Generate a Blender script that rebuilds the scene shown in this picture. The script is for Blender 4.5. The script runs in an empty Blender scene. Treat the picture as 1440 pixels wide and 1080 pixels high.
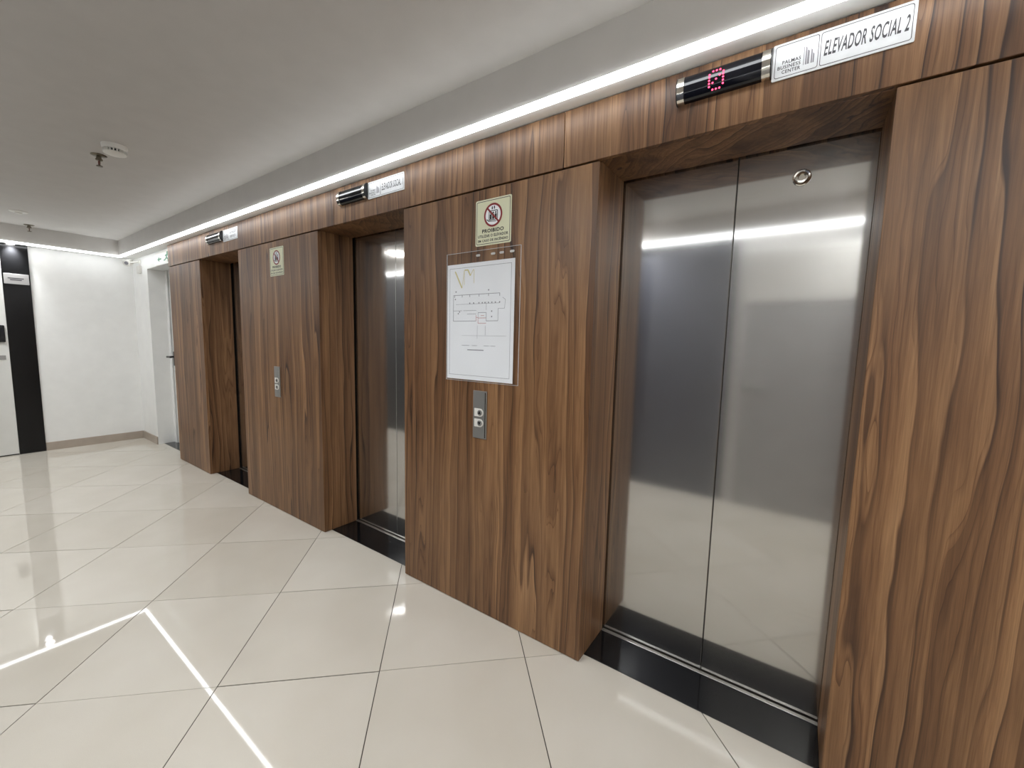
import bpy, bmesh, math, random
from mathutils import Vector, Matrix, Euler

# ------------------------------------------------------------------ camera
SC = bpy.context.scene
COL = SC.collection
F_PX, YAW, PITCH, ROLL = 579.69, math.radians(35.114), math.radians(-5.906), math.radians(1.324)
CAM_D, CAM_H = 1.498, 1.3444
cam = bpy.data.cameras.new('camera')
cam.sensor_fit = 'HORIZONTAL'; cam.sensor_width = 36.0; cam.lens = F_PX / 1440 * 36.0
cam.clip_start = 0.02; cam.clip_end = 60
cam_o = bpy.data.objects.new('camera', cam); COL.objects.link(cam_o)
fw = Vector((-math.sin(YAW) * math.cos(PITCH), math.cos(YAW) * math.cos(PITCH), math.sin(PITCH)))
rt = fw.cross(Vector((0, 0, 1))).normalized(); up = rt.cross(fw)
r2 = math.cos(ROLL) * rt + math.sin(ROLL) * up; u2 = -math.sin(ROLL) * rt + math.cos(ROLL) * up
m = Matrix((r2, u2, -fw)).transposed().to_4x4(); m.translation = Vector((0, -CAM_D, CAM_H))
cam_o.matrix_world = m
SC.camera = cam_o

# ------------------------------------------------------------------ world, exposure
w = bpy.data.worlds.new('world'); SC.world = w; w.use_nodes = True
w.node_tree.nodes['Background'].inputs[0].default_value = (0.05, 0.05, 0.05, 1)
w.node_tree.nodes['Background'].inputs[1].default_value = 0.2
SC.view_settings.view_transform = 'Standard'; SC.view_settings.look = 'None'
SC.view_settings.gamma = 1.0; SC.view_settings.use_curve_mapping = False
SC.view_settings.exposure = 1.2
LED_POWER = 4.6
FILL_LIGHT_POWER = 22.0
LED_COLOR = (0.95, 0.98, 1.0)
SPOT_POWER = 34.0
SC.cycles.use_denoising = True
SC.cycles.max_bounces = 10; SC.cycles.diffuse_bounces = 6; SC.cycles.glossy_bounces = 6
SC.cycles.sample_clamp_indirect = 6.0
random.seed(7)

# ------------------------------------------------------------------ key dimensions (metres)
XA, XB, XC = -1.774, -0.677, 0.144          # edges of the lift openings along the clad wall
XD, XE, XF, XG = -3.771, -2.604, -5.401, -4.583
XEND, XFAR = 2.30, -6.88
YL = -1.92                                   # opposite wall
H1, H2, HT = 2.027, 2.239, 2.42              # seam, soffit, tray
YDOOR = 0.266

# ------------------------------------------------------------------ materials
def lin(c):
    return tuple(((v / 255) / 12.92 if v / 255 <= 0.04045 else (((v / 255) + 0.055) / 1.055) ** 2.4) for v in c)
def rgba(c): return (*lin(c), 1)
class NT:
    def __init__(s, name):
        s.m = bpy.data.materials.new(name); s.m.use_nodes = True; s.t = s.m.node_tree
        s.b = s.t.nodes['Principled BSDF']; s.out = s.t.nodes['Material Output']
    def n(s, kind, **kw):
        x = s.t.nodes.new(kind)
        for k, v in kw.items(): setattr(x, k, v)
        return x
    def l(s, a, b): s.t.links.new(a, b)
    def val(s, node, i, v):
        if hasattr(v, 'is_linked') or isinstance(v, bpy.types.NodeSocket): s.l(v, node.inputs[i])
        else: node.inputs[i].default_value = v
    def math(s, op, a, b=0.0, c=0.0):
        x = s.n('ShaderNodeMath', operation=op); s.val(x, 0, a); s.val(x, 1, b); s.val(x, 2, c); return x.outputs[0]
    def noise(s, vec, scale=1.0, detail=3.0, rough=0.5):
        x = s.n('ShaderNodeTexNoise'); s.l(vec, x.inputs['Vector'])
        x.inputs['Scale'].default_value = scale; x.inputs['Detail'].default_value = detail; x.inputs['Roughness'].default_value = rough
        return x.outputs['Fac']
    def scalev(s, vec, sc):
        x = s.n('ShaderNodeVectorMath', operation='MULTIPLY'); s.l(vec, x.inputs[0]); x.inputs[1].default_value = sc; return x.outputs[0]
    def ramp(s, fac, stops, interp='LINEAR'):
        x = s.n('ShaderNodeValToRGB'); x.color_ramp.interpolation = interp
        e = x.color_ramp.elements
        while len(e) < len(stops): e.new(0.5)
        for q, (p, c) in zip(e, stops): q.position = p; q.color = c if len(c) == 4 else rgba(c)
        s.l(fac, x.inputs[0]); return x.outputs[0]
    def mix(s, fac, a, b, mode='MIX'):
        x = s.n('ShaderNodeMix', data_type='RGBA', blend_type=mode)
        s.val(x, 0, fac); s.val(x, 6, a); s.val(x, 7, b); return x.outputs[2]

def plain(name, color, rough=0.5, metallic=0.0, spec=0.5, noise=0.0, nscale=8.0, bump=0.0, bscale=200.0):
    q = NT(name); b = q.b
    b.inputs['Roughness'].default_value = rough; b.inputs['Metallic'].default_value = metallic
    b.inputs['Specular IOR Level'].default_value = spec
    tc = q.n('ShaderNodeTexCoord').outputs['Object']
    f = q.noise(tc, nscale, 4)
    lo = tuple(v * (1 - noise) for v in color); hi = tuple(min(255, v * (1 + noise)) for v in color)
    q.l(q.ramp(f, [(0.3, lo), (0.7, hi)]), b.inputs['Base Color'])
    if bump:
        bp = q.n('ShaderNodeBump'); bp.inputs['Strength'].default_value = bump; bp.inputs['Distance'].default_value = 0.002
        q.l(q.noise(tc, bscale, 3), bp.inputs['Height']); q.l(bp.outputs[0], b.inputs['Normal'])
    return q.m

def emit(name, color, power):
    q = NT(name); e = q.n('ShaderNodeEmission'); e.inputs[0].default_value = (*color, 1); e.inputs[1].default_value = power
    q.l(e.outputs[0], q.out.inputs[0]); return q.m

def wood(name):
    q = NT(name); b = q.b
    tc = q.n('ShaderNodeTexCoord').outputs['Object']
    rnd = q.n('ShaderNodeObjectInfo').outputs['Random']
    off = q.n('ShaderNodeCombineXYZ'); q.l(q.math('MULTIPLY', rnd, 41.0), off.inputs[0]); q.l(q.math('MULTIPLY', rnd, 17.0), off.inputs[2])
    add = q.n('ShaderNodeVectorMath', operation='ADD'); q.l(tc, add.inputs[0]); q.l(off.outputs[0], add.inputs[1])
    P = add.outputs[0]
    sep = q.n('ShaderNodeSeparateXYZ'); q.l(P, sep.inputs[0])
    u = q.math('ADD', sep.outputs[0], q.math('MULTIPLY', sep.outputs[1], 1.0))
    # warped growth field: long vertical flames with a few tight bends around knots
    w1 = q.noise(q.scalev(P, (2.4, 2.4, 0.34)), 1.0, 2.0, 0.45)
    w2 = q.noise(q.scalev(P, (8.5, 8.5, 1.15)), 1.0, 2.0, 0.5)
    w3 = q.noise(q.scalev(P, (24.0, 24.0, 4.5)), 1.0, 2.0, 0.5)
    field = q.math('ADD', q.math('MULTIPLY', u, 19.0), q.math('MULTIPLY', w1, 5.0))
    uv = q.n('ShaderNodeCombineXYZ'); q.l(u, uv.inputs[0])
    w0 = q.noise(uv.outputs[0], 7.0, 2.0, 0.5)     # bands of unequal width
    field = q.math('ADD', field, q.math('MULTIPLY', w0, 5.0))
    field = q.math('ADD', field, q.math('MULTIPLY', w2, 2.1))
    field = q.math('ADD', field, q.math('MULTIPLY', w3, 0.10))
    saw = q.math('FRACT', field)
    idx = q.math('FLOOR', field)
    wn = q.n('ShaderNodeTexWhiteNoise', noise_dimensions='1D'); q.l(idx, wn.inputs['W'])
    bandrnd = wn.outputs['Value']
    # every band: dark line on one side that fades to a paler edge
    soft = q.ramp(saw, [(0.0, (162, 124, 87)), (0.25, (176, 137, 99)), (0.75, (190, 150, 108)), (0.94, (201, 160, 117)), (1.0, (169, 129, 91))])
    hard = q.ramp(saw, [(0.0, (77, 49, 31)), (0.045, (89, 60, 39)), (0.12, (151, 113, 78)), (0.35, (171, 131, 93)), (0.8, (187, 147, 107)), (0.96, (201, 162, 121)), (1.0, (87, 57, 37))])
    lm = q.noise(q.scalev(P, (6.0, 6.0, 0.8)), 1.0, 2.0)
    base = q.mix(q.ramp(lm, [(0.4, (0, 0, 0, 1)), (0.6, (1, 1, 1, 1))]), soft, hard)
    tone = q.ramp(bandrnd, [(0.0, (196, 187, 179)), (0.5, (230, 226, 222)), (1.0, (254, 252, 249))])
    c = q.mix(0.9, base, tone, 'MULTIPLY')
    # finer veins
    f2 = q.math('FRACT', q.math('ADD', q.math('MULTIPLY', field, 3.0), q.math('MULTIPLY', w3, 0.6)))
    vein = q.ramp(f2, [(0.0, (168, 154, 143)), (0.08, (214, 206, 199)), (0.4, (255, 255, 255)), (1.0, (236, 231, 226))])
    vm = q.noise(q.scalev(P, (9.0, 9.0, 0.9)), 1.0, 2.0)
    c = q.mix(q.ramp(vm, [(0.42, (0, 0, 0, 1)), (0.58, (1, 1, 1, 1))]), c, q.mix(1.0, c, vein, 'MULTIPLY'))
    # broad darker streaks of heartwood
    st = q.noise(q.scalev(P, (11.0, 11.0, 0.4)), 1.0, 1.0, 0.5)
    c = q.mix(1.0, c, q.ramp(st, [(0.34, (206, 199, 193)), (0.5, (246, 244, 243)), (0.62, (255, 255, 255))]), 'MULTIPLY')
    # fibre
    fib = q.noise(q.scalev(P, (330.0, 330.0, 7.0)), 1.0, 3.0, 0.6)
    c = q.mix(0.8, c, q.ramp(fib, [(0.25, (186, 176, 168)), (0.75, (250, 247, 244))]), 'MULTIPLY')
    fib2 = q.noise(q.scalev(P, (95.0, 95.0, 2.2)), 1.0, 3.0, 0.6)
    c = q.mix(0.7, c, q.ramp(fib2, [(0.3, (196, 186, 178)), (0.65, (255, 255, 255))]), 'MULTIPLY')
    blotch = q.noise(q.scalev(P, (3.5, 3.5, 0.9)), 1.0, 3.0)
    c = q.mix(0.5, c, q.ramp(blotch, [(0.3, (204, 196, 188)), (0.7, (255, 255, 255))]), 'MULTIPLY')
    q.l(c, b.inputs['Base Color'])
    b.inputs['Specular IOR Level'].default_value = 0.5
    q.l(q.ramp(fib, [(0.2, (0.36,) * 3 + (1,)), (0.8, (0.5,) * 3 + (1,))]), b.inputs['Roughness'])
    bp = q.n('ShaderNodeBump'); bp.inputs['Strength'].default_value = 0.12; bp.inputs['Distance'].default_value = 0.001
    q.l(fib, bp.inputs['Height']); q.l(bp.outputs[0], b.inputs['Normal'])
    return q.m

def steel(name, color, r0, r1, aniso):
    """Brushed sheet: a fairly sharp reflection with a wide haze around it."""
    q = NT(name); b = q.b
    b.inputs['Metallic'].default_value = 1.0
    tc = q.n('ShaderNodeTexCoord').outputs['Object']
    br = q.noise(q.scalev(tc, (3.0, 3.0, 420.0)), 1.0, 3.0, 0.6)
    sm = q.noise(q.scalev(tc, (2.0, 2.0, 3.0)), 1.0, 3.0)
    colr = q.mix(0.5, q.ramp(br, [(0.25, tuple(v * 0.94 for v in color)), (0.75, color)]), rgba(color))
    q.l(colr, b.inputs['Base Color'])
    rr = q.math('ADD', q.math('MULTIPLY', br, r1 - r0), q.math('ADD', q.math('MULTIPLY', sm, 0.04), r0 - 0.02))
    q.l(rr, b.inputs['Roughness'])
    tg = q.n('ShaderNodeTangent', direction_type='RADIAL', axis='Z')
    b.inputs['Anisotropic'].default_value = aniso; q.l(tg.outputs[0], b.inputs['Tangent'])
    h = q.n('ShaderNodeBsdfPrincipled'); h.inputs['Metallic'].default_value = 1.0; h.inputs['Roughness'].default_value = 0.42
    q.l(colr, h.inputs['Base Color'])
    mx = q.n('ShaderNodeMixShader'); mx.inputs[0].default_value = 0.2
    q.l(b.outputs[0], mx.inputs[1]); q.l(h.outputs[0], mx.inputs[2]); q.l(mx.outputs[0], q.out.inputs[0])
    return q.m

def porcelain(name):
    q = NT(name); b = q.b
    tc = q.n('ShaderNodeTexCoord').outputs['Object']
    rnd = q.n('ShaderNodeObjectInfo').outputs['Random']
    sp = q.noise(tc, 700.0, 2.0, 0.7)
    bl = q.noise(tc, 2.5, 3.0)
    c = q.ramp(sp, [(0.3, (206, 200, 189)), (0.7, (220, 215, 205))])
    c = q.mix(0.6, c, q.ramp(bl, [(0.3, (240, 238, 234)), (0.7, (255, 255, 255))]), 'MULTIPLY')
    c = q.mix(0.5, c, q.ramp(rnd, [(0.0, (236, 234, 230)), (1.0, (255, 255, 255))]), 'MULTIPLY')
    q.l(c, b.inputs['Base Color'])
    b.inputs['Roughness'].default_value = 0.03; b.inputs['IOR'].default_value = 1.55
    return q.m

def clear_plastic(name):
    q = NT(name)
    tr = q.n('ShaderNodeBsdfTransparent'); tr.inputs[0].default_value = (0.985, 0.99, 0.99, 1)
    gl = q.n('ShaderNodeBsdfGlossy'); gl.inputs['Roughness'].default_value = 0.06; gl.inputs[0].default_value = (1, 1, 1, 1)
    lw = q.n('ShaderNodeLayerWeight'); lw.inputs[0].default_value = 0.5
    fr = q.math('ADD', q.math('MULTIPLY', q.math('POWER', lw.outputs['Facing'], 5.0), 0.9), 0.085)
    mx = q.n('ShaderNodeMixShader'); q.l(fr, mx.inputs[0]); q.l(tr.outputs[0], mx.inputs[1]); q.l(gl.outputs[0], mx.inputs[2])
    q.l(mx.outputs[0], q.out.inputs[0]); return q.m

M = dict(
    wood=wood('walnut_laminate'),
    steel=steel('brushed_steel', (214, 213, 211), 0.06, 0.12, 0.5),
    plate=plain('satin_steel', (150, 149, 146), 0.38, 0.55),
    chrome=plain('chrome', (225, 222, 214), 0.12, 1.0),
    alu=plain('aluminium', (200, 198, 192), 0.35, 1.0),
    tile=porcelain('porcelain'),
    grout=plain('grout', (60, 54, 47), 0.9),
    granite=plain('black_granite', (16, 16, 18), 0.08, noise=0.4, nscale=400),
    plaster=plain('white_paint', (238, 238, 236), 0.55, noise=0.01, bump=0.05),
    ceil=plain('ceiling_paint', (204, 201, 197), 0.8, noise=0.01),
    door_white=plain('white_door', (222, 222, 218), 0.4, noise=0.01),
    base=plain('baseboard_tile', (172, 160, 148), 0.25, noise=0.03),
    dark=plain('dark_core', (20, 18, 17), 0.9),
    black_gloss=plain('black_gloss', (17, 17, 18), 0.16, spec=0.3),
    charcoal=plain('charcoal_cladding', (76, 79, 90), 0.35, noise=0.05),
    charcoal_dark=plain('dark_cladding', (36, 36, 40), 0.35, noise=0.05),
    grey_door=plain('grey_door', (165, 165, 166), 0.4, noise=0.03),
    black_plastic=plain('black_plastic', (14, 14, 16), 0.3),
    navy_lens=plain('display_lens', (10, 12, 20), 0.07),
    white_plastic=plain('white_plastic', (226, 224, 218), 0.35),
    sign_white=plain('sign_plate', (222, 224, 226), 0.22, noise=0.02, nscale=30),
    ink=plain('dark_ink', (62, 60, 64), 0.5),
    black_ink=plain('black_ink', (22, 22, 22), 0.5),
    grey_ink=plain('grey_ink', (132, 130, 136), 0.5),
    cream=plain('cream_sign', (221, 222, 192), 0.4),
    red=plain('red_ink', (132, 24, 30), 0.45),
    green=plain('green_ink', (40, 128, 84), 0.45),
    mint=plain('pale_green', (214, 232, 216), 0.45),
    paper=plain('paper', (244, 246, 250), 0.7, noise=0.01),
    plan_ink=plain('plan_ink', (140, 140, 148), 0.7),
    plan_red=plain('plan_red', (196, 140, 140), 0.7),
    gold=plain('gold_ink', (214, 204, 150), 0.5),
    sleeve=clear_plastic('clear_plastic'),
    brass=plain('dull_chrome', (120, 112, 98), 0.3, 1.0),
    grey_plate=plain('grey_plate', (150, 148, 146), 0.4),
    led=emit('led_white', LED_COLOR, LED_POWER),
    spot=emit('spot_white', (1, 0.98, 0.95), 60.0),
    dot=emit('red_led', (1.0, 0.06, 0.13), 2.2),
)

# ------------------------------------------------------------------ helpers
WORLD = {}
def bx(bm, x0, x1, y0, y1, z0, z1, bev=0.0, seg=1):
    b2 = bmesh.new()
    bmesh.ops.create_cube(b2, size=1.0)
    for v in b2.verts:
        v.co = Vector((x0 + (v.co.x + .5) * (x1 - x0), y0 + (v.co.y + .5) * (y1 - y0), z0 + (v.co.z + .5) * (z1 - z0)))
    if bev: bmesh.ops.bevel(b2, geom=b2.edges[:], offset=bev, segments=seg, affect='EDGES', profile=0.5)
    add_bm(bm, b2)
def add_bm(bm, b2):
    me = bpy.data.meshes.new('tmp'); b2.to_mesh(me); b2.free(); bm.from_mesh(me); bpy.data.meshes.remove(me)
def prism(bm, pts, frame, depth):
    """Extrude a closed 2-D outline; frame(a, b, d) gives the world point."""
    n = len(pts)
    lo = [bm.verts.new(frame(a, b, 0)) for a, b in pts]; hi = [bm.verts.new(frame(a, b, depth)) for a, b in pts]
    fs = [bm.faces.new(hi), bm.faces.new(lo[::-1])]
    for i in range(n):
        fs.append(bm.faces.new((lo[i], lo[(i + 1) % n], hi[(i + 1) % n], hi[i])))
    return fs
def lathe(bm, prof, frame, seg=32):
    """Revolve (radius, height) pairs; frame(a, b, h)."""
    rings = []
    for r, h in prof:
        if r < 1e-6: rings.append([bm.verts.new(frame(0, 0, h))])
        else: rings.append([bm.verts.new(frame(r * math.cos(2 * math.pi * i / seg), r * math.sin(2 * math.pi * i / seg), h)) for i in range(seg)])
    for A, B in zip(rings, rings[1:]):
        for i in range(seg):
            j = (i + 1) % seg
            a = [A[0]] if len(A) == 1 else [A[i], A[j]]
            b = [B[0]] if len(B) == 1 else [B[j], B[i]]
            if len(a) + len(b) >= 3: bm.faces.new(a + b)
def ring(bm, ro, ri, frame, depth, seg=40):
    prof = [(ro, 0), (ro, depth), (ri, depth), (ri, 0), (ro, 0)]
    rings = [[bm.verts.new(frame(r * math.cos(2 * math.pi * i / seg), r * math.sin(2 * math.pi * i / seg), h)) for i in range(seg)] for r, h in prof[:4]]
    for k in range(4):
        A, B = rings[k], rings[(k + 1) % 4]
        for i in range(seg): bm.faces.new((A[i], A[(i + 1) % seg], B[(i + 1) % seg], B[i]))
def rrect(x0, x1, z0, z1, r, n=5):
    pts = []
    for cx, cz, a0 in ((x1 - r, z1 - r, 0), (x0 + r, z1 - r, 90), (x0 + r, z0 + r, 180), (x1 - r, z0 + r, 270)):
        for i in range(n + 1):
            a = math.radians(a0 + 90 * i / n); pts.append((cx + r * math.cos(a), cz + r * math.sin(a)))
    return pts
def outline_strip(bm, outer, inner, frame, depth):
    n = len(outer)
    o0 = [bm.verts.new(frame(a, b, 0)) for a, b in outer]; o1 = [bm.verts.new(frame(a, b, depth)) for a, b in outer]
    i0 = [bm.verts.new(frame(a, b, 0)) for a, b in inner]; i1 = [bm.verts.new(frame(a, b, depth)) for a, b in inner]
    for i in range(n):
        j = (i + 1) % n
        bm.faces.new((o1[i], o1[j], i1[j], i1[i])); bm.faces.new((o0[i], o0[j], o1[j], o1[i])); bm.faces.new((i1[i], i1[j], i0[j], i0[i]))
def stroke(bm, p, q, wd, frame, depth):
    d = Vector(q) - Vector(p); n = Vector((-d.y, d.x)).normalized() * wd / 2
    prism(bm, [tuple(Vector(p) + n), tuple(Vector(p) - n), tuple(Vector(q) - n), tuple(Vector(q) + n)], frame, depth)
def facing_y(y):   # wall facing -Y: a = world x, b = world z, depth towards the room
    return lambda a, b, d: Vector((a, y - d, b))
def facing_x(x):   # wall facing +X: a = world y, b = world z
    return lambda a, b, d: Vector((x + d, a, b))

def mk(name, bm, mat, parent=None, origin=None, smooth=False):
    bmesh.ops.recalc_face_normals(bm, faces=bm.faces)
    if origin is None:
        xs = [v.co for v in bm.verts]
        lo = Vector((min(c.x for c in xs), min(c.y for c in xs), min(c.z for c in xs)))
        hi = Vector((max(c.x for c in xs), max(c.y for c in xs), max(c.z for c in xs)))
        origin = Vector(((lo.x + hi.x) / 2, (lo.y + hi.y) / 2, lo.z))
    origin = Vector(origin)
    for v in bm.verts: v.co -= origin
    me = bpy.data.meshes.new(name); bm.to_mesh(me); bm.free()
    me.materials.append(M[mat])
    if smooth:
        for p in me.polygons: p.use_smooth = True
        me.set_sharp_from_angle(angle=math.radians(35))
    o = bpy.data.objects.new(name, me); COL.objects.link(o)
    WORLD[o.name] = origin
    if parent is not None:
        o.parent = parent; o.location = origin - WORLD[parent.name]
    else: o.location = origin
    return o
def box(name, ext, mat, parent=None, bev=0.0, seg=1, origin=None):
    bm = bmesh.new(); bx(bm, *ext, bev, seg); return mk(name, bm, mat, parent, origin)
def empty(name, loc, label=None, cat=None, group=None, kind=None):
    o = bpy.data.objects.new(name, None); COL.objects.link(o); o.location = loc; o.empty_display_size = 0.05
    WORLD[o.name] = Vector(loc); return tag(o, label, cat, group, kind)
def tag(o, label=None, cat=None, group=None, kind=None):
    for k, v in (('label', label), ('category', cat), ('group', group), ('kind', kind)):
        if v: o[k] = v
    return o
def copy_thing(root, loc, label):
    """A copy of a thing with copies of its parts and sub-parts."""
    r = root.copy(); COL.objects.link(r); r.location = loc; r['label'] = label; WORLD[r.name] = Vector(loc)
    for ch in root.children:
        c = ch.copy(); COL.objects.link(c); c.parent = r; WORLD[c.name] = Vector(loc) + ch.location
        for g in ch.children:
            d = g.copy(); COL.objects.link(d); d.parent = c
    return r
def text(bm, s, cx, cz, wd, ht, frame, depth, shear=0.0, anchor='C', bold=0.02):
    """Flat lettering fitted to a box of wd x ht."""
    cu = bpy.data.curves.new('t', 'FONT'); cu.body = s; cu.extrude = 0.0; cu.resolution_u = 3; cu.space_character = 1.1; cu.offset = bold
    to = bpy.data.objects.new('t', cu); COL.objects.link(to)
    dg = bpy.context.evaluated_depsgraph_get(); dg.update()
    me = bpy.data.meshes.new_from_object(to.evaluated_get(dg))
    bpy.data.objects.remove(to); bpy.data.curves.remove(cu)
    b2 = bmesh.new(); b2.from_mesh(me); bpy.data.meshes.remove(me)
    xs = [v.co.x for v in b2.verts]; ys = [v.co.y for v in b2.verts]
    x0, x1, y0, y1 = min(xs), max(xs), min(ys), max(ys)
    sx, sy = wd / (x1 - x0), ht / (y1 - y0)
    ax = cx - wd / 2 if anchor == 'C' else (cx if anchor == 'L' else cx - wd)
    for v in b2.verts:
        b = cz - ht / 2 + (v.co.y - y0) * sy
        a = ax + (v.co.x - x0) * sx + shear * (b - cz)
        v.co = frame(a, b, depth)
    add_bm(bm, b2)

# ------------------------------------------------------------------ floor: diagonal porcelain tiles
def clip_poly(pts, keep):
    for a, b, c in keep:                     # a*x + b*y <= c
        out = []
        for i in range(len(pts)):
            p, q = pts[i], pts[(i + 1) % len(pts)]
            dp, dq = a * p[0] + b * p[1] - c, a * q[0] + b * q[1] - c
            if dp <= 0: out.append(p)
            if dp * dq < 0:
                t = dp / (dp - dq); out.append((p[0] + t * (q[0] - p[0]), p[1] + t * (q[1] - p[1])))
        pts = out
        if len(pts) < 3: return []
    return pts
bm = bmesh.new(); bx(bm, XFAR - 0.1, XEND + 0.1, YL - 0.1, 0.6, -0.08, -0.0025)
floor = tag(mk('floor', bm, 'grout', origin=(0, 0, -0.08)), kind='structure')
TS, ANG, TX, TY, GAP = 0.6, math.radians(43.9), -1.7386, -0.9452, 0.0019
ca, sa = math.cos(ANG), math.sin(ANG)
bounds = [(-1, 0, -XFAR), (1, 0, XEND), (0, -1, -YL), (0, 1, 0.055)]
for i in range(-14, 12):
    for j in range(-10, 12):
        cor = [(i + di, j + dj) for di, dj in ((0, 0), (1, 0), (1, 1), (0, 1))]
        sh = 0.006 * math.sin(i * 2.3 + j)   # rows are laid a touch out of line
        q = []
        for (a, b), (gx, gy) in zip(cor, ((1, 1), (-1, 1), (-1, -1), (1, -1))):
            U, V = a * TS + gx * GAP, b * TS + gy * GAP + sh * 0.3
            q.append((TX + U * ca - V * sa, TY + U * sa + V * ca))
        q = clip_poly(q, bounds)
        if not q: continue
        cx, cy = sum(p[0] for p in q) / len(q), sum(p[1] for p in q) / len(q)
        tx_, ty_ = random.uniform(-1, 1) * 0.0004, random.uniform(-1, 1) * 0.0004
        bm = bmesh.new()
        top = [bm.verts.new((x, y, tx_ * (x - cx) + ty_ * (y - cy))) for x, y in q]
        mid = [bm.verts.new((cx + (x - cx) * 1.0006, cy + (y - cy) * 1.0006, -0.0012)) for x, y in q]
        bot = [bm.verts.new((cx + (x - cx) * 1.0006, cy + (y - cy) * 1.0006, -0.0025)) for x, y in q]
        n = len(q)
        bm.faces.new(top)
        for A, B in ((top, mid), (mid, bot)):
            for k in range(n): bm.faces.new((A[k], B[k], B[(k + 1) % n], A[(k + 1) % n]))
        mk('tile', bm, 'tile', floor, origin=(cx, cy, 0))

# ------------------------------------------------------------------ lift wall: core, walnut panels, frieze
T = 0.018
bm = bmesh.new()
for x0, x1 in ((XF, XG), (XD, XE), (XA, XB), (XC, XEND)):
    bx(bm, x0 + (T if x0 != XF else 0), x1 - (T if x1 != XEND else 0), T, 0.34, 0, H1 + T)
bx(bm, XF, XEND, T, 0.34, H1 + T, 2.62)
wall_r = tag(mk('wall_right', bm, 'dark', origin=(0, T, 0)), kind='structure')
for x0, x1 in ((XF, XG), (XD, XE), (XA, XB), (XC, XEND)):
    box('wood_panel', (x0, x1, 0, T, 0.003, H1 - 0.006), 'wood', wall_r, 0.0012, origin=(x0, 0, 0))
seams = [XF, -3.957, -2.410, -0.829, 0.752, XEND]
for x0, x1 in zip(seams, seams[1:]):
    box('frieze_panel', (x0 + 0.0015, x1 - 0.0015, -0.003, T, H1, H2 - 0.004), 'wood', wall_r, 0.0012, origin=(x0, 0, H1))
for x0, x1 in ((XG, XD), (XE, XA), (XB, XC)):
    box('jamb_panel', (x0 - T, x0, T, 0.252, 0.003, H1 - 0.001), 'wood', wall_r, 0.0008, origin=(x0, 0.1, 0))
    box('jamb_panel', (x1, x1 + T, T, 0.252, 0.003, H1 - 0.001), 'wood', wall_r, 0.0008, origin=(x1, 0.1, 0))
    box('soffit_panel', (x0 - T + 0.0005, x1 + T - 0.0005, T, 0.252, H1, H1 + T), 'wood', wall_r, 0.0008, origin=(x0, 0.1, H1))

# white plaster end of the same wall, with the recessed door
NX, NZ, NY = -6.32, 2.085, 0.21
bm = bmesh.new()
bx(bm, XFAR, NX, 0.05, 0.5, 0, 2.62)
bx(bm, NX, XF - 0.0005, 0.05, 0.5, NZ, 2.62)
mk('plaster', bm, 'plaster', wall_r)

# ------------------------------------------------------------------ other walls
wall_b = tag(box('wall_back', (XFAR - 0.12, XFAR, YL - 0.2, 0.5, 0, 2.62), 'plaster'), kind='structure')
wall_f = tag(box('wall_front', (XEND, XEND + 0.12, YL - 0.2, 0.5, 0, 2.62), 'plaster'), kind='structure')
wall_l = tag(box('wall_left', (XFAR, XEND, YL - 0.12, YL, 0, 2.62), 'plaster'), kind='structure')
xs = [XFAR, -5.4, -3.9, -2.4, -1.3, -0.5]
for x0, x1 in zip(xs, xs[1:]):
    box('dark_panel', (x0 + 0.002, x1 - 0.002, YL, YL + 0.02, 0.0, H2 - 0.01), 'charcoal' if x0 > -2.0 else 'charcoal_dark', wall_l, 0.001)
d6 = tag(box('door_6', (-0.42, 0.48, YL, YL + 0.03, 0.005, 1.70), 'grey_door', None, 0.002), kind='structure')
box('transom', (-0.42, 0.48, YL, YL + 0.024, 1.712, 2.10), 'door_white', d6, 0.002)
box('lever', (-0.36, -0.24, YL + 0.05, YL + 0.065, 1.0, 1.02), 'chrome', d6, 0.003)
box('lever_rose', (-0.375, -0.335, YL + 0.03, YL + 0.052, 0.98, 1.04), 'chrome', d6, 0.003)
tag(d6, 'grey flush door with white transom in the wall opposite the lifts', 'door')

# baseboards
tag(box('baseboard_back', (XFAR, XFAR + 0.012, -0.797, 0.038, 0, 0.092), 'base', None, 0.0015), 'low greige skirting under the white end wall', None, None, 'structure')
tag(box('baseboard_right', (XFAR + 0.012, NX - 0.002, 0.038, 0.05, 0, 0.092), 'base', None, 0.0015), 'short greige skirting beside the recessed white door', None, None, 'structure')

# ------------------------------------------------------------------ ceiling: soffit ring and raised tray
LW = 0.028                                    # led diffuser width
RY1 = -0.080; RY0 = RY1 - LW                  # right run
BX0 = -6.740; BX1 = BX0 + LW                  # back run
LY0 = -1.810; LY1 = LY0 + LW                  # left run
FX1 = 2.14; FX0 = FX1 - LW                    # front run
LIP = 0.006
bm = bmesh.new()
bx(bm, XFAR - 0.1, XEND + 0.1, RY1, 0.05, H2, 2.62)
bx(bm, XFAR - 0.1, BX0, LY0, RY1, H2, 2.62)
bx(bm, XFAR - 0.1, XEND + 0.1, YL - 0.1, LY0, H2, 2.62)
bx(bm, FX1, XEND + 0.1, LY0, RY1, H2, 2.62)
tag(mk('trim_1', bm, 'plaster', origin=(0, 0, H2)), 'narrow white dropped soffit between the light lines and the walls', kind='structure')  # whiter than the tray: bloom of the light lines put into its colour
zt = H2 + 0.010
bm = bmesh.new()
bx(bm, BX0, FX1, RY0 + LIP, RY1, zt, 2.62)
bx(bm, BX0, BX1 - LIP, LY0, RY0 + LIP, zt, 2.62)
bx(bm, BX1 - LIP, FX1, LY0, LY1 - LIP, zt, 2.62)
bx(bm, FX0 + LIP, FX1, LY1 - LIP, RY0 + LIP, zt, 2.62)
bx(bm, BX1 - LIP, FX0 + LIP, LY1 - LIP, RY0 + LIP, HT, 2.62)
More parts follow.
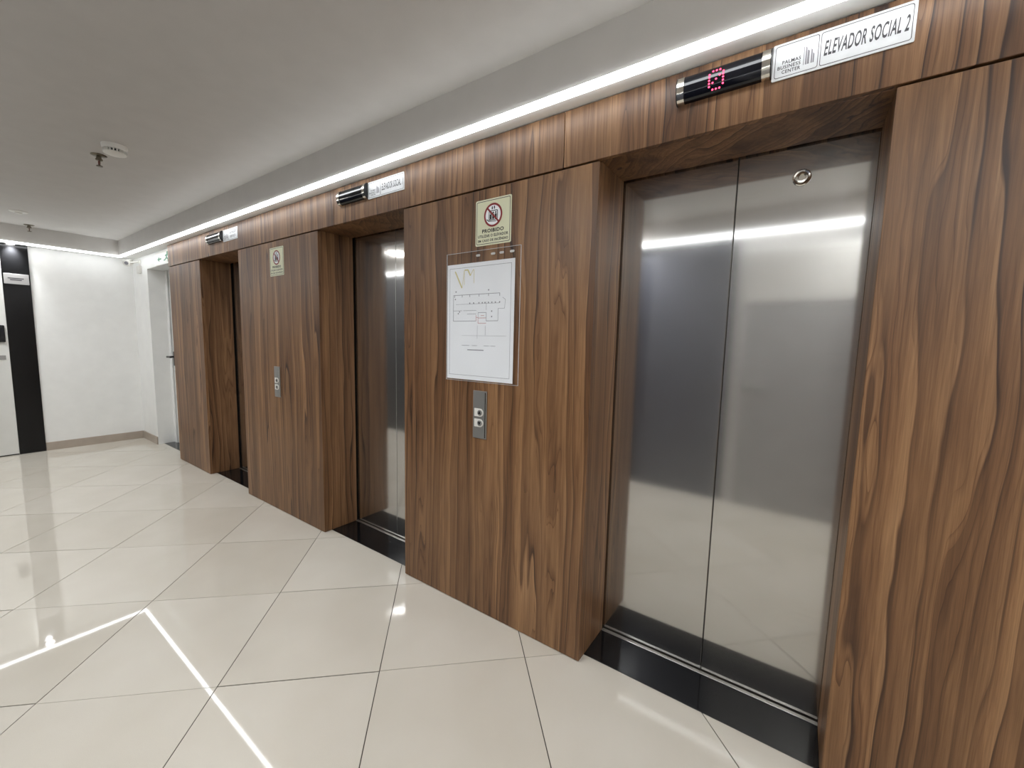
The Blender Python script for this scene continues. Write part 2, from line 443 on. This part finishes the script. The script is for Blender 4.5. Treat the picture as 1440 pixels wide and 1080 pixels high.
ceiling = tag(mk('ceiling', bm, 'ceil', origin=(0, 0, HT)), kind='structure')

# led light lines: an aluminium channel with an opal diffuser
def led(ext, end, label):
    x0, x1, y0, y1 = ext
    t = empty('led_strip', ((x0 + x1) / 2, (y0 + y1) / 2, H2 - 0.004), label, 'led light', 'led lines around the ceiling tray')
    box('diffuser', (x0, x1, y0, y1, H2 - 0.010, zt - 0.0015), 'led', t, 0.002)
    if x1 - x0 > y1 - y0: box('channel', (x0, x1, y0 + 0.004, y1, zt - 0.0015, zt), 'alu', t)
    else: box('channel', (x0 + (0 if end else 0.004), x1 - (0.004 if end else 0), y0, y1, zt - 0.0015, zt), 'alu', t)
led((BX0, FX1, RY0, RY1), 0, 'long white led light line above the walnut lift wall')
led((BX0, BX1, LY1, RY0), 1, 'short white led light line along the top of the white end wall')
led((BX0, FX1, LY0, LY1), 0, 'long white led light line above the wall opposite the lifts')
led((FX0, FX1, LY1, RY0), 0, 'short white led light line at the near end of the ceiling')

# recessed downlights: one over the black panel, the others unseen fill lamps added
def downlight(x, y, z, r, label, power, lens, spread, group=None, blend=0.7, tilt=0.0):
    t = empty('downlight', (x, y, z), label, 'downlight', group)
    fr = lambda a, b, h: Vector((x + a, y + b, z - h))
    bm = bmesh.new(); ring(bm, r * 1.35, r, fr, 0.004); mk('trim_ring', bm, 'white_plastic', t)
    bm = bmesh.new(); lathe(bm, [(0, 0.0015), (r * .97, 0.0015), (r * .97, 0.0003), (0, 0.0003)], fr); mk('lamp_lens', bm, lens, t)
    sp = bpy.data.lights.new('downlight_lamp', 'SPOT'); sp.energy = power; sp.color = (0.95, 0.98, 1.0)
    sp.spot_size = math.radians(spread); sp.spot_blend = blend; sp.shadow_soft_size = r
    so = bpy.data.objects.new('lamp', sp); COL.objects.link(so); so.parent = t; so.location = (0.0, 0, -0.012); so.rotation_euler = (0, tilt, 0)
downlight(-6.824, -0.915, H2, 0.030, 'small round recessed downlight above the tall black panel', SPOT_POWER, 'spot', 80, blend=1.0, tilt=0.54)
for k, x in enumerate((-6.1, -5.2, -4.3, -3.2, -1.45, 0.52, 1.6)):
    downlight(x, -1.50, HT, 0.06, 'added fill downlight in the ceiling, out of view, %s' % ('first from the far end', 'second from the far end', 'third from the far end', 'fourth from the far end', 'third from the near end', 'second from the near end', 'first from the near end')[k], FILL_LIGHT_POWER * (0.85, 0.6, 0.5, 0.9, 1.75, 0.8, 0.45)[k], 'spot', 160, 'added fill downlights along the ceiling tray')

# ------------------------------------------------------------------ lift doors
def lift_door(n, x0, x1, xm, label):
    t = empty('door_%d' % n, ((x0 + x1) / 2, YDOOR, 0), label, 'lift door', None, 'structure')
    box('threshold', (x0, x1, 0.056, 0.244, -0.002, 0.002), 'granite', t, 0.0008)
    bm = bmesh.new()
    bx(bm, x0, x1, 0.2445, 0.2605, -0.002, 0.004, 0.0008)
    mk('sill', bm, 'alu', t)
    lo = box('door_leaf', (x0 - 0.03, xm - 0.0015, YDOOR, YDOOR + 0.03, 0.008, H1 + 0.03), 'steel', t, 0.0015)
    hi = box('door_leaf', (xm + 0.0015, x1 + 0.03, YDOOR, YDOOR + 0.03, 0.008, H1 + 0.03), 'steel', t, 0.0015)
    box('shaft_back', (x0 - 0.03, x1 + 0.03, 0.318, 0.33, 0.0, H1 + 0.03), 'dark', t)
    return t, hi
dd2, leaf2 = lift_door(1, XB, XC, -0.248, 'large brushed steel lift door nearest the camera')
dd1, leaf1 = lift_door(2, XE, XA, -2.168, 'brushed steel lift door between two walnut pillars, mostly hidden')
dd3, leaf3 = lift_door(3, XG, XD, -4.16, 'deeply shaded farthest lift door with only its sill showing')
# emergency key hole
kx, kz = -0.052, 1.922
fr = lambda a, b, h: Vector((kx + a, YDOOR - h, kz + b))
bm = bmesh.new(); lathe(bm, [(0.027, 0), (0.027, 0.003), (0.024, 0.005), (0.019, 0.0035), (0.017, 0.006), (0.011, 0.0065), (0.0095, 0.002), (0, 0.002)], fr, 36)
lk = mk('key_escutcheon', bm, 'chrome', leaf2, smooth=True); lk['label'] = 'round chrome key escutcheon'

# recessed white door beyond the walnut cladding
d4 = empty('door_4', (-5.9, NY, 0), 'white door in a recess beside the walnut wall, black lever', 'door', None, 'structure')
bm = bmesh.new()
bx(bm, NX, -6.245, NY, NY + 0.08, 0, NZ)
mk('frame', bm, 'plaster', d4)
box('door_leaf', (-6.196, XF + 0.0, NY + 0.004, NY + 0.044, 0.012, NZ - 0.006), 'door_white', d4, 0.0015)
box('backing', (-6.245, XF, NY + 0.05, NY + 0.08, 0, NZ), 'dark', d4)
box('threshold', (NX + 0.001, XF, 0.108, NY + 0.05, -0.0024, 0.003), 'granite', d4, 0.0005)
box('floor_strip', (NX + 0.001, XF, 0.0555, 0.1075, -0.0024, 0.0), 'tile', d4)
hx, hz = -6.15, 1.045
bm = bmesh.new(); bx(bm, hx - 0.02, hx + 0.02, NY - 0.008, NY + 0.004, hz - 0.085, hz + 0.085, 0.004, 2)
hd = mk('handle_plate', bm, 'black_plastic', d4); hd['label'] = 'black handle plate'
bm = bmesh.new(); bx(bm, hx - 0.011, hx + 0.011, NY - 0.075, NY - 0.008, hz + 0.012, hz + 0.034, 0.003, 2)
bx(bm, hx - 0.02, hx + 0.11, NY - 0.075, NY - 0.055, hz + 0.012, hz + 0.034, 0.004, 2)
mk('lever', bm, 'black_plastic', hd)

# far white door, black glass panel, name plate
d5 = empty('door_5', (XFAR, -1.45, 0), 'plain white door at the far end, cut by the frame edge', 'door', None, 'structure')
box('door_leaf', (XFAR, XFAR + 0.02, YL + 0.01, -0.994, 0.012, H2 - 0.003), 'door_white', d5, 0.0015)
box('door_shadow_gap', (XFAR, XFAR + 0.008, YL + 0.01, -0.994, 0.0, 0.011), 'dark', d5)
lk = box('door_lock', (XFAR + 0.02, XFAR + 0.045, -1.085, -1.012, 1.215, 1.39), 'black_plastic', d5, 0.006, 2); lk['label'] = 'black electronic door lock'
box('lock_keypad', (XFAR + 0.045, XFAR + 0.047, -1.075, -1.022, 1.24, 1.375), 'navy_lens', lk, 0.001)
g = box('strike_plate', (XFAR + 0.02, XFAR + 0.026, -1.10, -1.02, 1.03, 1.075), 'grey_plate', d5, 0.001); g['label'] = 'grey metal plate'
tag(box('wall_panel', (XFAR, XFAR + 0.016, -0.992, -0.799, 0.0, H2 - 0.001), 'black_gloss', None, 0.0015), 'tall narrow glossy black panel between white door and white wall', 'panel')
pl = tag(box('door_sign', (XFAR + 0.016, XFAR + 0.020, -0.983, -0.808, 1.825, 1.932), 'grey_plate', None, 0.001), 'small grey nameplate high on the black panel', 'sign')
bm = bmesh.new()
fr = facing_x(XFAR + 0.0200)
for k, (a, b, zc) in enumerate(((-0.955, -0.845, 1.885), (-0.94, -0.86, 1.868))): prism(bm, [(a, zc - 0.005), (b, zc - 0.005), (b, zc + 0.005), (a, zc + 0.005)], fr, 0.0005)
mk('print', bm, 'ink', pl)['kind'] = 'stuff'

# ------------------------------------------------------------------ floor indicators above the lifts
def display(x0, x1, zc, label):
    h = 0.083
    t = empty('floor_display', ((x0 + x1) / 2, -0.003, zc - h / 2), label, 'display', 'floor displays above the lift doors')
    def arc(r_out, a0, a1, n=14):
        return [(-(math.cos(math.radians(a0 + (a1 - a0) * i / n))) * r_out, math.sin(math.radians(a0 + (a1 - a0) * i / n)) * h / 2) for i in range(n + 1)]
    def bar(xa, xb, depth, sc=1.0):
        bmm = bmesh.new()
        pts = [(0.0, -h / 2 * sc)] + [(-depth * math.cos(a) ** 0.75, h / 2 * sc * math.sin(a)) for a in [math.radians(-78 + 156 * i / 16) for i in range(17)]] + [(0.0, h / 2 * sc)]
        prism(bmm, pts, lambda a, b, d: Vector((xa + d, -0.003 + a, zc + b)), xb - xa)
        return bmm
    cw = 0.024
    mk('lens', bar(x0 + cw * 0.6, x1 - cw * 0.6, 0.026, 0.97), 'navy_lens', t, smooth=True)
    mk('end_cap', bar(x0 + 0.003, x0 + cw, 0.030), 'chrome', t, smooth=True)
    mk('end_cap', bar(x1 - cw, x1 - 0.003, 0.030), 'chrome', t, smooth=True)
    mk('side_cover', bar(x0, x0 + 0.003, 0.029, 1.02), 'black_plastic', t, smooth=True)
    mk('side_cover', bar(x1 - 0.003, x1, 0.029, 1.02), 'black_plastic', t, smooth=True)
    return t
dA = display(-0.407, -0.142, 2.171, 'black chrome-ended floor display lit with a red zero')
display(-2.338, -2.068, 2.166, 'unlit chrome-ended floor display beside the second lift name plate')
display(-4.328, -4.030, 2.163, 'small chrome-ended floor display over the farthest, darkest lift opening')
rows = ['.###.', '#...#', '#..##', '#.#.#', '##..#', '#...#', '.###.']
bm = bmesh.new()
zc, h, dep = 2.171, 0.083 * 0.97, 0.026
for r, row in enumerate(rows):
    for c, ch in enumerate(row):
        if ch != '#': continue
        dx, dz = -0.288 + (c - 2) * 0.0098, (3 - r) * 0.0086 - 0.004
        s = dz / (h / 2); yy = -0.003 - dep * math.cos(math.asin(max(-1, min(1, s)))) ** 0.75 - 0.0006
        lathe(bm, [(0, 0.0006), (0.0026, 0.0006), (0.0030, 0.0), (0, 0.0)], lambda a, b, hh: Vector((dx + a, yy - hh, zc + dz + b)), 8)
mk('lit_digit', bm, 'dot', dA)['kind'] = 'stuff'

# ------------------------------------------------------------------ name plates
def plate(x0, x1, z0, z1, split, words, label):
    y = -0.003
    t = empty('lift_sign', ((x0 + x1) / 2, y, z0), label, 'sign', 'name plates above the lifts')
    fr = facing_y(y)
    bm = bmesh.new(); prism(bm, rrect(x0, x1, z0, z1, 0.003, 2), fr, 0.003); mk('plate', bm, 'sign_white', t)
    fr = facing_y(y - 0.003)
    bm = bmesh.new()
    for a0, a1 in ((x0 + 0.006, split - 0.002), (split + 0.002, x1 - 0.006)):
        outline_strip(bm, rrect(a0, a1, z0 + 0.006, z1 - 0.006, 0.006), rrect(a0 + 0.0014, a1 - 0.0014, z0 + 0.0074, z1 - 0.0074, 0.005), fr, 0.0004)
    mk('border', bm, 'ink', t)
    wds, c0 = split - x0, (x0 + split) / 2
    zc, H = (z0 + z1) / 2, z1 - z0
    bm = bmesh.new()
    for k, (s, wf) in enumerate((('PALMAS', 0.40), ('BUSINESS', 0.50), ('CENTER', 0.40))):
        text(bm, s, x0 + wds * 0.62, zc - H * (0.04 + 0.13 * k), wds * wf, H * 0.10, fr, 0.0004, 0.0, 'R')
    bars = ((0.675, 0.69, -0.27, 0.24), (0.715, 0.745, -0.27, 0.22), (0.755, 0.80, -0.27, 0.12), (0.83, 0.86, -0.27, 0.12), (0.87, 0.90, -0.27, 0.0))
    mk('logo_lettering', bm, 'ink', t)
    bm = bmesh.new()
    for a, b, lo, hi in bars:
        prism(bm, [(x0 + wds * a, zc + H * lo), (x0 + wds * b, zc + H * lo), (x0 + wds * b, zc + H * (hi - 0.05)), (x0 + wds * a, zc + H * hi)], fr, 0.0004)
    mk('logo', bm, 'grey_ink', t)
    bm = bmesh.new()
    for s, fx, fz, wf, hf in words:
        text(bm, s, split + (x1 - split) * fx, zc + H * fz, (x1 - split) * wf, H * hf, fr, 0.0004, 0.08)
    mk('lettering', bm, 'ink', t)
    return t
plate(-0.141, 0.166, 2.120, 2.2185, -0.030, [('ELEVADOR SOCIAL 2', 0.5, 0.0, 0.88, 0.40)], 'white name plate reading ELEVADOR SOCIAL 2 over the nearest lift')
plate(-2.066, -1.763, 2.118, 2.2075, -1.957, [('ELEVADOR SOCIAL 1', 0.5, 0.0, 0.88, 0.40)], 'white name plate reading ELEVADOR SOCIAL 1 over the middle lift')
plate(-4.029, -3.752, 2.112, 2.2035, -3.925, [('ELEVADOR', 0.5, 0.2, 0.7, 0.26), ('SERVIÇO', 0.5, -0.2, 0.6, 0.26)], 'small pale two-line name plate over the farthest lift')

# ------------------------------------------------------------------ no-lift-in-fire signs
def ban_sign(x0, z0, label):
    wd, ht = 0.20, 0.20
    x1, z1 = x0 + wd, z0 + ht; y = 0.0
    t = empty('warning_sign', ((x0 + x1) / 2, y, z0), label, 'sign', 'fire notices on the walnut pillars')
    bm = bmesh.new(); prism(bm, rrect(x0, x1, z0, z1, 0.007), facing_y(y), 0.002); mk('plate', bm, 'cream', t)
    fr = facing_y(y - 0.002)
    bm = bmesh.new(); outline_strip(bm, rrect(x0 + .006, x1 - .006, z0 + .006, z1 - .006, .006), rrect(x0 + .0085, x1 - .0085, z0 + .0085, z1 - .0085, .005), fr, 0.0003)
    mk('border', bm, 'ink', t)
    cx, cz, R = x0 + 0.1, z0 + 0.128, 0.051
    cf = lambda a, b, d: fr(cx + a, cz + b, d)
    bm = bmesh.new(); lathe(bm, [(0, 0.0002), (R - .001, 0.0002), (R - .001, 0), (0, 0)], cf, 40); mk('disc', bm, 'paper', t)
    bm = bmesh.new()
    # lift cabin, three riders and the up and down marks over it
    o = (rrect(-.024, .026, -.022, .020, .004, 2)); i = (rrect(-.0205, .0225, -.0185, .0165, .003, 2)); outline_strip(bm, o, i, cf, 0.0004)
    for px in (-.013, .001, .015):
        lathe(bm, [(0, 0.0005), (.0042, 0.0005), (.0042, 0), (0, 0)], lambda a, b, d: cf(px + a, .0095 + b, d), 12)
        prism(bm, rrect(px - .0055, px + .0055, -.0175, .004, .002, 2), cf, 0.0005)
    prism(bm, [(-.008, .024), (-.002, .024), (-.002, .035), (-.005, .038), (-.008, .035)], cf, 0.0004)
    prism(bm, [(.004, .027), (.007, .024), (.010, .027), (.010, .038), (.004, .038)], cf, 0.0004)
    stroke(bm, (-.036, -.016), (-.024, -.024), 0.004, cf, 0.0004); stroke(bm, (-.026, -.025), (.018, -.028), 0.003, cf, 0.0004)
    mk('pictogram', bm, 'black_ink', t)
    bm = bmesh.new(); ring(bm, R, R - .0085, cf, 0.0008, 44)
    a = math.radians(135); stroke(bm, (math.cos(a) * (R - .004), math.sin(a) * (R - .004)), (-math.cos(a) * (R - .004), -math.sin(a) * (R - .004)), 0.008, lambda p, q, d: cf(p, q, d + 0.0004), 0.0004)
    mk('ban_ring', bm, 'red', t)
    bm = bmesh.new()
    text(bm, 'PROIBIDO', cx, z0 + 0.063, 0.122, 0.0165, fr, 0.0004, bold=0.035)
    text(bm, 'UTILIZAR O ELEVADOR', cx, z0 + 0.041, 0.17, 0.0125, fr, 0.0004, bold=0.03)
    text(bm, 'EM CASO DE INCÊNDIO', cx, z0 + 0.0225, 0.17, 0.0135, fr, 0.0004, bold=0.03)
    mk('lettering', bm, 'black_ink', t)
    return t
b1 = ban_sign(-1.276, 1.774, 'cream no-lift-in-fire notice above the paper floor plan')
copy_thing(b1, (-3.144, 0, 1.776), 'cream no-lift-in-fire notice on the pillar without a floor plan')

# ------------------------------------------------------------------ floor plan in a clear sleeve
y = 0.0
t = empty('floor_plan', (-1.24, y, 1.15), 'white floor plan sheet in a clear plastic sleeve above call buttons', 'notice')
px0, px1, pz0, pz1 = -1.451, -1.050, 1.156, 1.704
bm = bmesh.new(); prism(bm, [(px0, pz0), (px1, pz0), (px1, pz1), (px0, pz1)], facing_y(y - 0.0012), 0.0006); pp = mk('sheet', bm, 'paper', t)
fr = facing_y(y - 0.0018); D = 0.0002
bm = bmesh.new()
outline_strip(bm, [(px0 + .015, pz0 + .02), (px1 - .018, pz0 + .02), (px1 - .018, pz1 - .018), (px0 + .015, pz1 - .018)],
              [(px0 + .0165, pz0 + .0215), (px1 - .0195, pz0 + .0215), (px1 - .0195, pz1 - .0195), (px0 + .0165, pz1 - .0195)], fr, D)
def P(u, v): return (px0 + u * (px1 - px0), pz0 + v * (pz1 - pz0))
for a, b, wd in (((.10, .735), (.80, .735), .0022), ((.10, .735), (.10, .51), .0022), ((.10, .51), (.46, .51), .0022), ((.61, .51), (.78, .51), .0022), ((.78, .51), (.78, .61), .0018),
                 ((.80, .735), (.80, .71), .0018), ((.84, .70), (.88, .68), .0016), ((.88, .68), (.87, .61), .0014), ((.78, .61), (.87, .61), .0014), ((.10, .60), (.24, .60), .0016),
                 ((.26, .60), (.46, .60), .0016), ((.32, .57), (.46, .57), .0016), ((.49, .58), (.61, .58), .002), ((.61, .58), (.61, .51), .002), ((.49, .58), (.49, .53), .0016),
                 ((.14, .655), (.36, .655), .0012), ((.36, .655), (.80, .655), .0012), ((.61, .60), (.61, .67), .0014), ((.48, .47), (.48, .36), .0014), ((.60, .47), (.60, .39), .0014),
                 ((.24, .385), (.9, .385), .0009), ((.24, .30), (.36, .30), .0018), ((.40, .30), (.48, .30), .0018), ((.58, .30), (.66, .30), .0018), ((.68, .30), (.75, .30), .0018), ((.33, .262), (.58, .262), .004)):
    stroke(bm, P(*a), P(*b), wd, fr, D)
for u in (.12, .24, .36, .50, .64, .80):
    stroke(bm, P(u, .735), P(u, .715), .003, fr, D)
for u in (.36, .42, .50, .55, .59, .64, .69, .74, .80): stroke(bm, P(u - .008, .662), P(u + .008, .662), .006, fr, D)
for u, v in ((.13, .70), (.20, .59), (.18, .575), (.14, .765), (.64, .765), (.69, .59), (.69, .545)): stroke(bm, P(u - .008, v), P(u + .008, v), .006, fr, D)
mk('plan_drawing', bm, 'plan_ink', t)
bm = bmesh.new()
for a, b in (((.49, .535), (.61, .535)), ((.49, .49), (.61, .49)), ((.49, .535), (.49, .49)), ((.46, .56), (.46, .51)), ((.53, .555), (.58, .555)), ((.46, .54), (.49, .54))): stroke(bm, P(*a), P(*b), .0022, fr, D)
mk('plan_core', bm, 'plan_red', t)
bm = bmesh.new()
for a, b, wd in (((.125, .94), (.235, .795), .007), ((.235, .795), (.27, .945), .002), ((.275, .945), (.33, .945), .006), ((.325, .945), (.365, .895), .007), ((.27, .94), (.27, .82), .0025), ((.365, .895), (.41, .945), .003), ((.42, .945), (.42, .83), .0025)):
    stroke(bm, P(*a), P(*b), wd, fr, D)
mk('plan_emblem', bm, 'gold', t)
# sleeve: front film, bellied a little and curling forward at the open top edge
bm = bmesh.new(); NXs, NZs = 24, 28
sx0, sx1, sz0, sz1 = -1.456, -1.020, 1.149, 1.756
def sl(i, k, off):
    u, v = i / NXs, k / NZs
    yy = 0.0030 + 0.0018 * math.sin(math.pi * u) * math.sin(math.pi * v) + 0.010 * max(0, (v - 0.90) / 0.10) ** 2 * (0.35 + 0.65 * math.exp(-((u - 0.22) / 0.16) ** 2))
    return Vector((sx0 + (sx1 - sx0) * u, -yy - off, sz0 + (sz1 - sz0) * v))
F_ = [[bm.verts.new(sl(i, k, 0.0004)) for i in range(NXs + 1)] for k in range(NZs + 1)]
for k in range(NZs):
    for i in range(NXs):
        bm.faces.new((F_[k][i], F_[k][i + 1], F_[k + 1][i + 1], F_[k + 1][i]))
sv = mk('sleeve', bm, 'sleeve', t, smooth=True); sv['label'] = 'clear plastic sleeve'
bm = bmesh.new(); W_ = 0.0014
fr2 = facing_y(y - 0.0004)
outline_strip(bm, [(sx0, sz0), (sx1, sz0), (sx1, sz1), (sx0, sz1)], [(sx0 + W_, sz0 + W_), (sx1 - W_, sz0 + W_), (sx1 - W_, sz1 - W_), (sx0 + W_, sz1 - W_)], fr2, 0.0024)
mk('sleeve_edge', bm, 'sign_white', t)
for u in (.46, .66, .77, .90):
    bm = bmesh.new(); c = sx0 + (sx1 - sx0) * u; prism(bm, rrect(c - 0.012, c + 0.012, 1.728, 1.738, 0.0045, 3), facing_y(y - 0.0066), 0.0004)
    mk('punch_hole', bm, 'alu', t)

# ------------------------------------------------------------------ call buttons
def call_panel(x0, z0, label):
    wd, ht = 0.082, 0.228
    t = empty('call_panel', (x0 + wd / 2, 0, z0), label, 'call buttons', 'lift call panels on the pillars')
    bm = bmesh.new(); bx(bm, x0, x0 + wd, -0.006, 0.0, z0, z0 + ht, 0.0012); mk('plate', bm, 'plate', t)
    bm = bmesh.new(); bx(bm, x0 + wd - 0.009, x0 + wd - 0.004, -0.0068, -0.006, z0 + 0.006, z0 + ht - 0.006); mk('edge_strip', bm, 'chrome', t)
    for zc, updown in ((z0 + 0.125, 1), (z0 + 0.075, -1)):
        cx = x0 + 0.046
        def dshape(r, l): return [(cx + r * math.cos(a), zc + r * math.sin(a)) for a in [math.radians(-90 + 180 * i / 14) for i in range(15)]] + [(cx - l, zc + r), (cx - l, zc - r)]
        bm = bmesh.new(); prism(bm, dshape(0.019, 0.034), facing_y(-0.006), 0.003)
        bz = mk('button_bezel', bm, 'white_plastic', t)
        bm = bmesh.new(); lathe(bm, [(0.0135, 0), (0.0135, 0.003), (0.012, 0.0042), (0, 0.0042)], lambda a, b, h: Vector((cx + a, -0.009 - h, zc + b)), 24); bt = mk('button', bm, 'plate', bz, smooth=True)
        bm = bmesh.new(); s = updown
        prism(bm, [(cx - .009, zc - .006 * s), (cx + .009, zc - .006 * s), (cx, zc + .009 * s)], facing_y(-0.0132), 0.0005); mk('arrow', bm, 'black_ink', bz)
    return t
c1 = call_panel(-1.275, 0.880, 'steel call button panel under the paper floor plan')
copy_thing(c1, (-3.191, 0, 0.890), 'steel call button panel on the pillar without a floor plan')

# ------------------------------------------------------------------ ceiling devices
def sprinkler(x, y, label):
    t = empty('sprinkler', (x, y, HT), label, 'sprinkler', 'ceiling sprinklers')
    f = lambda a, b, h: Vector((x + a, y + b, HT - h))
    bm = bmesh.new(); lathe(bm, [(0.038, 0), (0.038, 0.003), (0.030, 0.008), (0.014, 0.009), (0, 0.009)], f); mk('escutcheon', bm, 'brass', t, smooth=True)
    bm = bmesh.new(); lathe(bm, [(0.0125, 0.009), (0.0125, 0.022), (0.017, 0.022), (0.017, 0.031), (0.010, 0.033), (0, 0.033)], f, 12); mk('body', bm, 'brass', t)
    bm = bmesh.new()
    for s in (-1, 1): prism(bm, [(s * .013, .031), (s * .017, .031), (s * .015, .052), (s * .004, .064), (s * .003, .060), (s * .012, .050)], lambda a, b, d: Vector((x + a, y - .0025 + d, HT - b)), 0.005)
    mk('yoke', bm, 'brass', t)
    bm = bmesh.new(); lathe(bm, [(0, 0.033), (0.003, 0.033), (0.003, 0.060), (0, 0.060)], f, 10); mk('bulb', bm, 'red', t)
    bm = bmesh.new(); lathe(bm, [(0, 0.062), (0.014, 0.062), (0.016, 0.066), (0.014, 0.0675), (0, 0.0675)], f, 16); mk('deflector', bm, 'brass', t)
sprinkler(-3.62, -0.805, 'chrome pendent sprinkler beside the smoke detector')
sprinkler(-6.60, -0.80, 'small pendent sprinkler by the far edge of the ceiling tray')
def detector(x, y, r, slots, label):
    t = empty('smoke_detector', (x, y, HT), label, 'smoke detector', 'ceiling detectors')
    f = lambda a, b, h: Vector((x + a, y + b, HT - h))
    if slots:
        bm = bmesh.new(); lathe(bm, [(r, 0), (r, 0.008), (r * .97, 0.020), (r * .93, 0.026), (r * .70, 0.027), (0, 0.027)], f); mk('base', bm, 'white_plastic', t, smooth=True)
        bm = bmesh.new(); lathe(bm, [(r * .72, 0.027), (r * .68, 0.042), (0, 0.042)], f); mk('chamber', bm, 'black_plastic', t)
        bm = bmesh.new()
        for i in range(20):
            a = 2 * math.pi * i / 20; ca_, sa_ = math.cos(a), math.sin(a)
            prism(bm, [(r * .70, -.0025), (r * .90, -.0025), (r * .90, .0025), (r * .70, .0025)], lambda p, q, d: f(p * ca_ - q * sa_, p * sa_ + q * ca_, 0.026 + d), 0.016)
        mk('vent_fin', bm, 'white_plastic', t)['kind'] = 'stuff'
        bm = bmesh.new(); lathe(bm, [(r * .90, 0.041), (r * .88, 0.046), (r * .55, 0.053), (0, 0.055)], f); mk('cap', bm, 'white_plastic', t, smooth=True)
    else:
        bm = bmesh.new(); lathe(bm, [(r, 0), (r, 0.004), (r * .9, 0.008), (r * .5, 0.010), (0, 0.010)], f); mk('base', bm, 'white_plastic', t, smooth=True)
        bm = bmesh.new(); lathe(bm, [(r * .42, 0.010), (r * .36, 0.020), (0, 0.022)], f); mk('cap', bm, 'white_plastic', t, smooth=True)
detector(-3.36, -0.785, 0.058, True, 'round white smoke detector with dark vent slots on the ceiling')
detector(-5.95, -0.925, 0.060, False, 'flat pale ceiling detector between the smoke detector and far wall')

# ------------------------------------------------------------------ exit sign, camera and box by the far corner
t = empty('exit_sign', (-5.70, 0.05, 2.09), 'white and green emergency exit sign above the recessed door', 'sign')
bm = bmesh.new(); bx(bm, -5.98, -5.412, 0.046, 0.05, 2.088, 2.226, 0.001); mk('plate', bm, 'white_plastic', t)
fr = facing_y(0.046); bm = bmesh.new()
fx = -5.62
def fig(dx, dz): return (fx + dx * 1.75, 2.103 + dz * 1.15)
lathe(bm, [(0, .0006), (.017, .0006), (.017, 0), (0, 0)], lambda a, b, d: fr(fx + .03 + a * 1.4, 2.196 + b, d), 14)
for a, b, wd in (((.012, .068), (-.006, .038), .03), ((-.006, .04), (.022, .028), .017), ((.022, .028), (.022, .0), .016), ((-.006, .038), (-.032, .022), .017), ((-.032, .022), (-.052, .022), .013), ((.01, .065), (.042, .052), .012), ((.01, .065), (-.026, .06), .012)):
    stroke(bm, fig(*a), fig(*b), wd, fr, 0.0006)
stroke(bm, (-5.86, 2.15), (-5.79, 2.15), 0.016, fr, 0.0006); prism(bm, [(-5.92, 2.15), (-5.855, 2.122), (-5.855, 2.178)], fr, 0.0006)
mk('pictogram', bm, 'green', t)['kind'] = 'stuff'

CXc = Vector((-6.655, -0.035, 2.172))
t = empty('security_camera', (-6.56, 0.05, 2.185), 'small white security camera on an arm in the far corner', 'camera')
bm = bmesh.new(); lathe(bm, [(0, .0), (.030, .0), (.030, .008), (.014, .014), (0, .014)], lambda a, b, h: Vector((-6.56 + a, 0.05 - h, 2.185 + b)), 20); mk('mount', bm, 'white_plastic', t, smooth=True)
def tube(bm, p, q, r0, r1, seg=16):
    p, q = Vector(p), Vector(q); d = (q - p); L = d.length; d.normalize()
    s = d.orthogonal().normalized(); e = d.cross(s)
    lathe(bm, [(0, 0), (r0, 0), (r1, L), (0, L)], lambda a, b, h: p + s * a + e * b + d * h, seg)
bm = bmesh.new(); tube(bm, (-6.56, 0.036, 2.185), CXc + Vector((0.03, 0.02, 0.0)), .010, .010); mk('arm', bm, 'white_plastic', t, smooth=True)
d_ = Vector((0.75, -0.62, -0.28)).normalized()
bm = bmesh.new(); tube(bm, CXc - d_ * 0.04, CXc + d_ * 0.045, .034, .037, 24); bd = mk('body', bm, 'white_plastic', t, smooth=True)
bm = bmesh.new(); tube(bm, CXc + d_ * 0.045, CXc + d_ * 0.0465, .020, .020, 20); mk('lens', bm, 'grey_ink', bd)
t = box('junction_box', (-6.61, -6.52, 0.022, 0.05, 2.05, 2.138), 'white_plastic', None, 0.004, 2)
tag(t, 'small white square box on the wall below the camera', 'box')
box('cover', (-6.602, -6.528, 0.019, 0.022, 2.058, 2.130), 'white_plastic', t, 0.001)
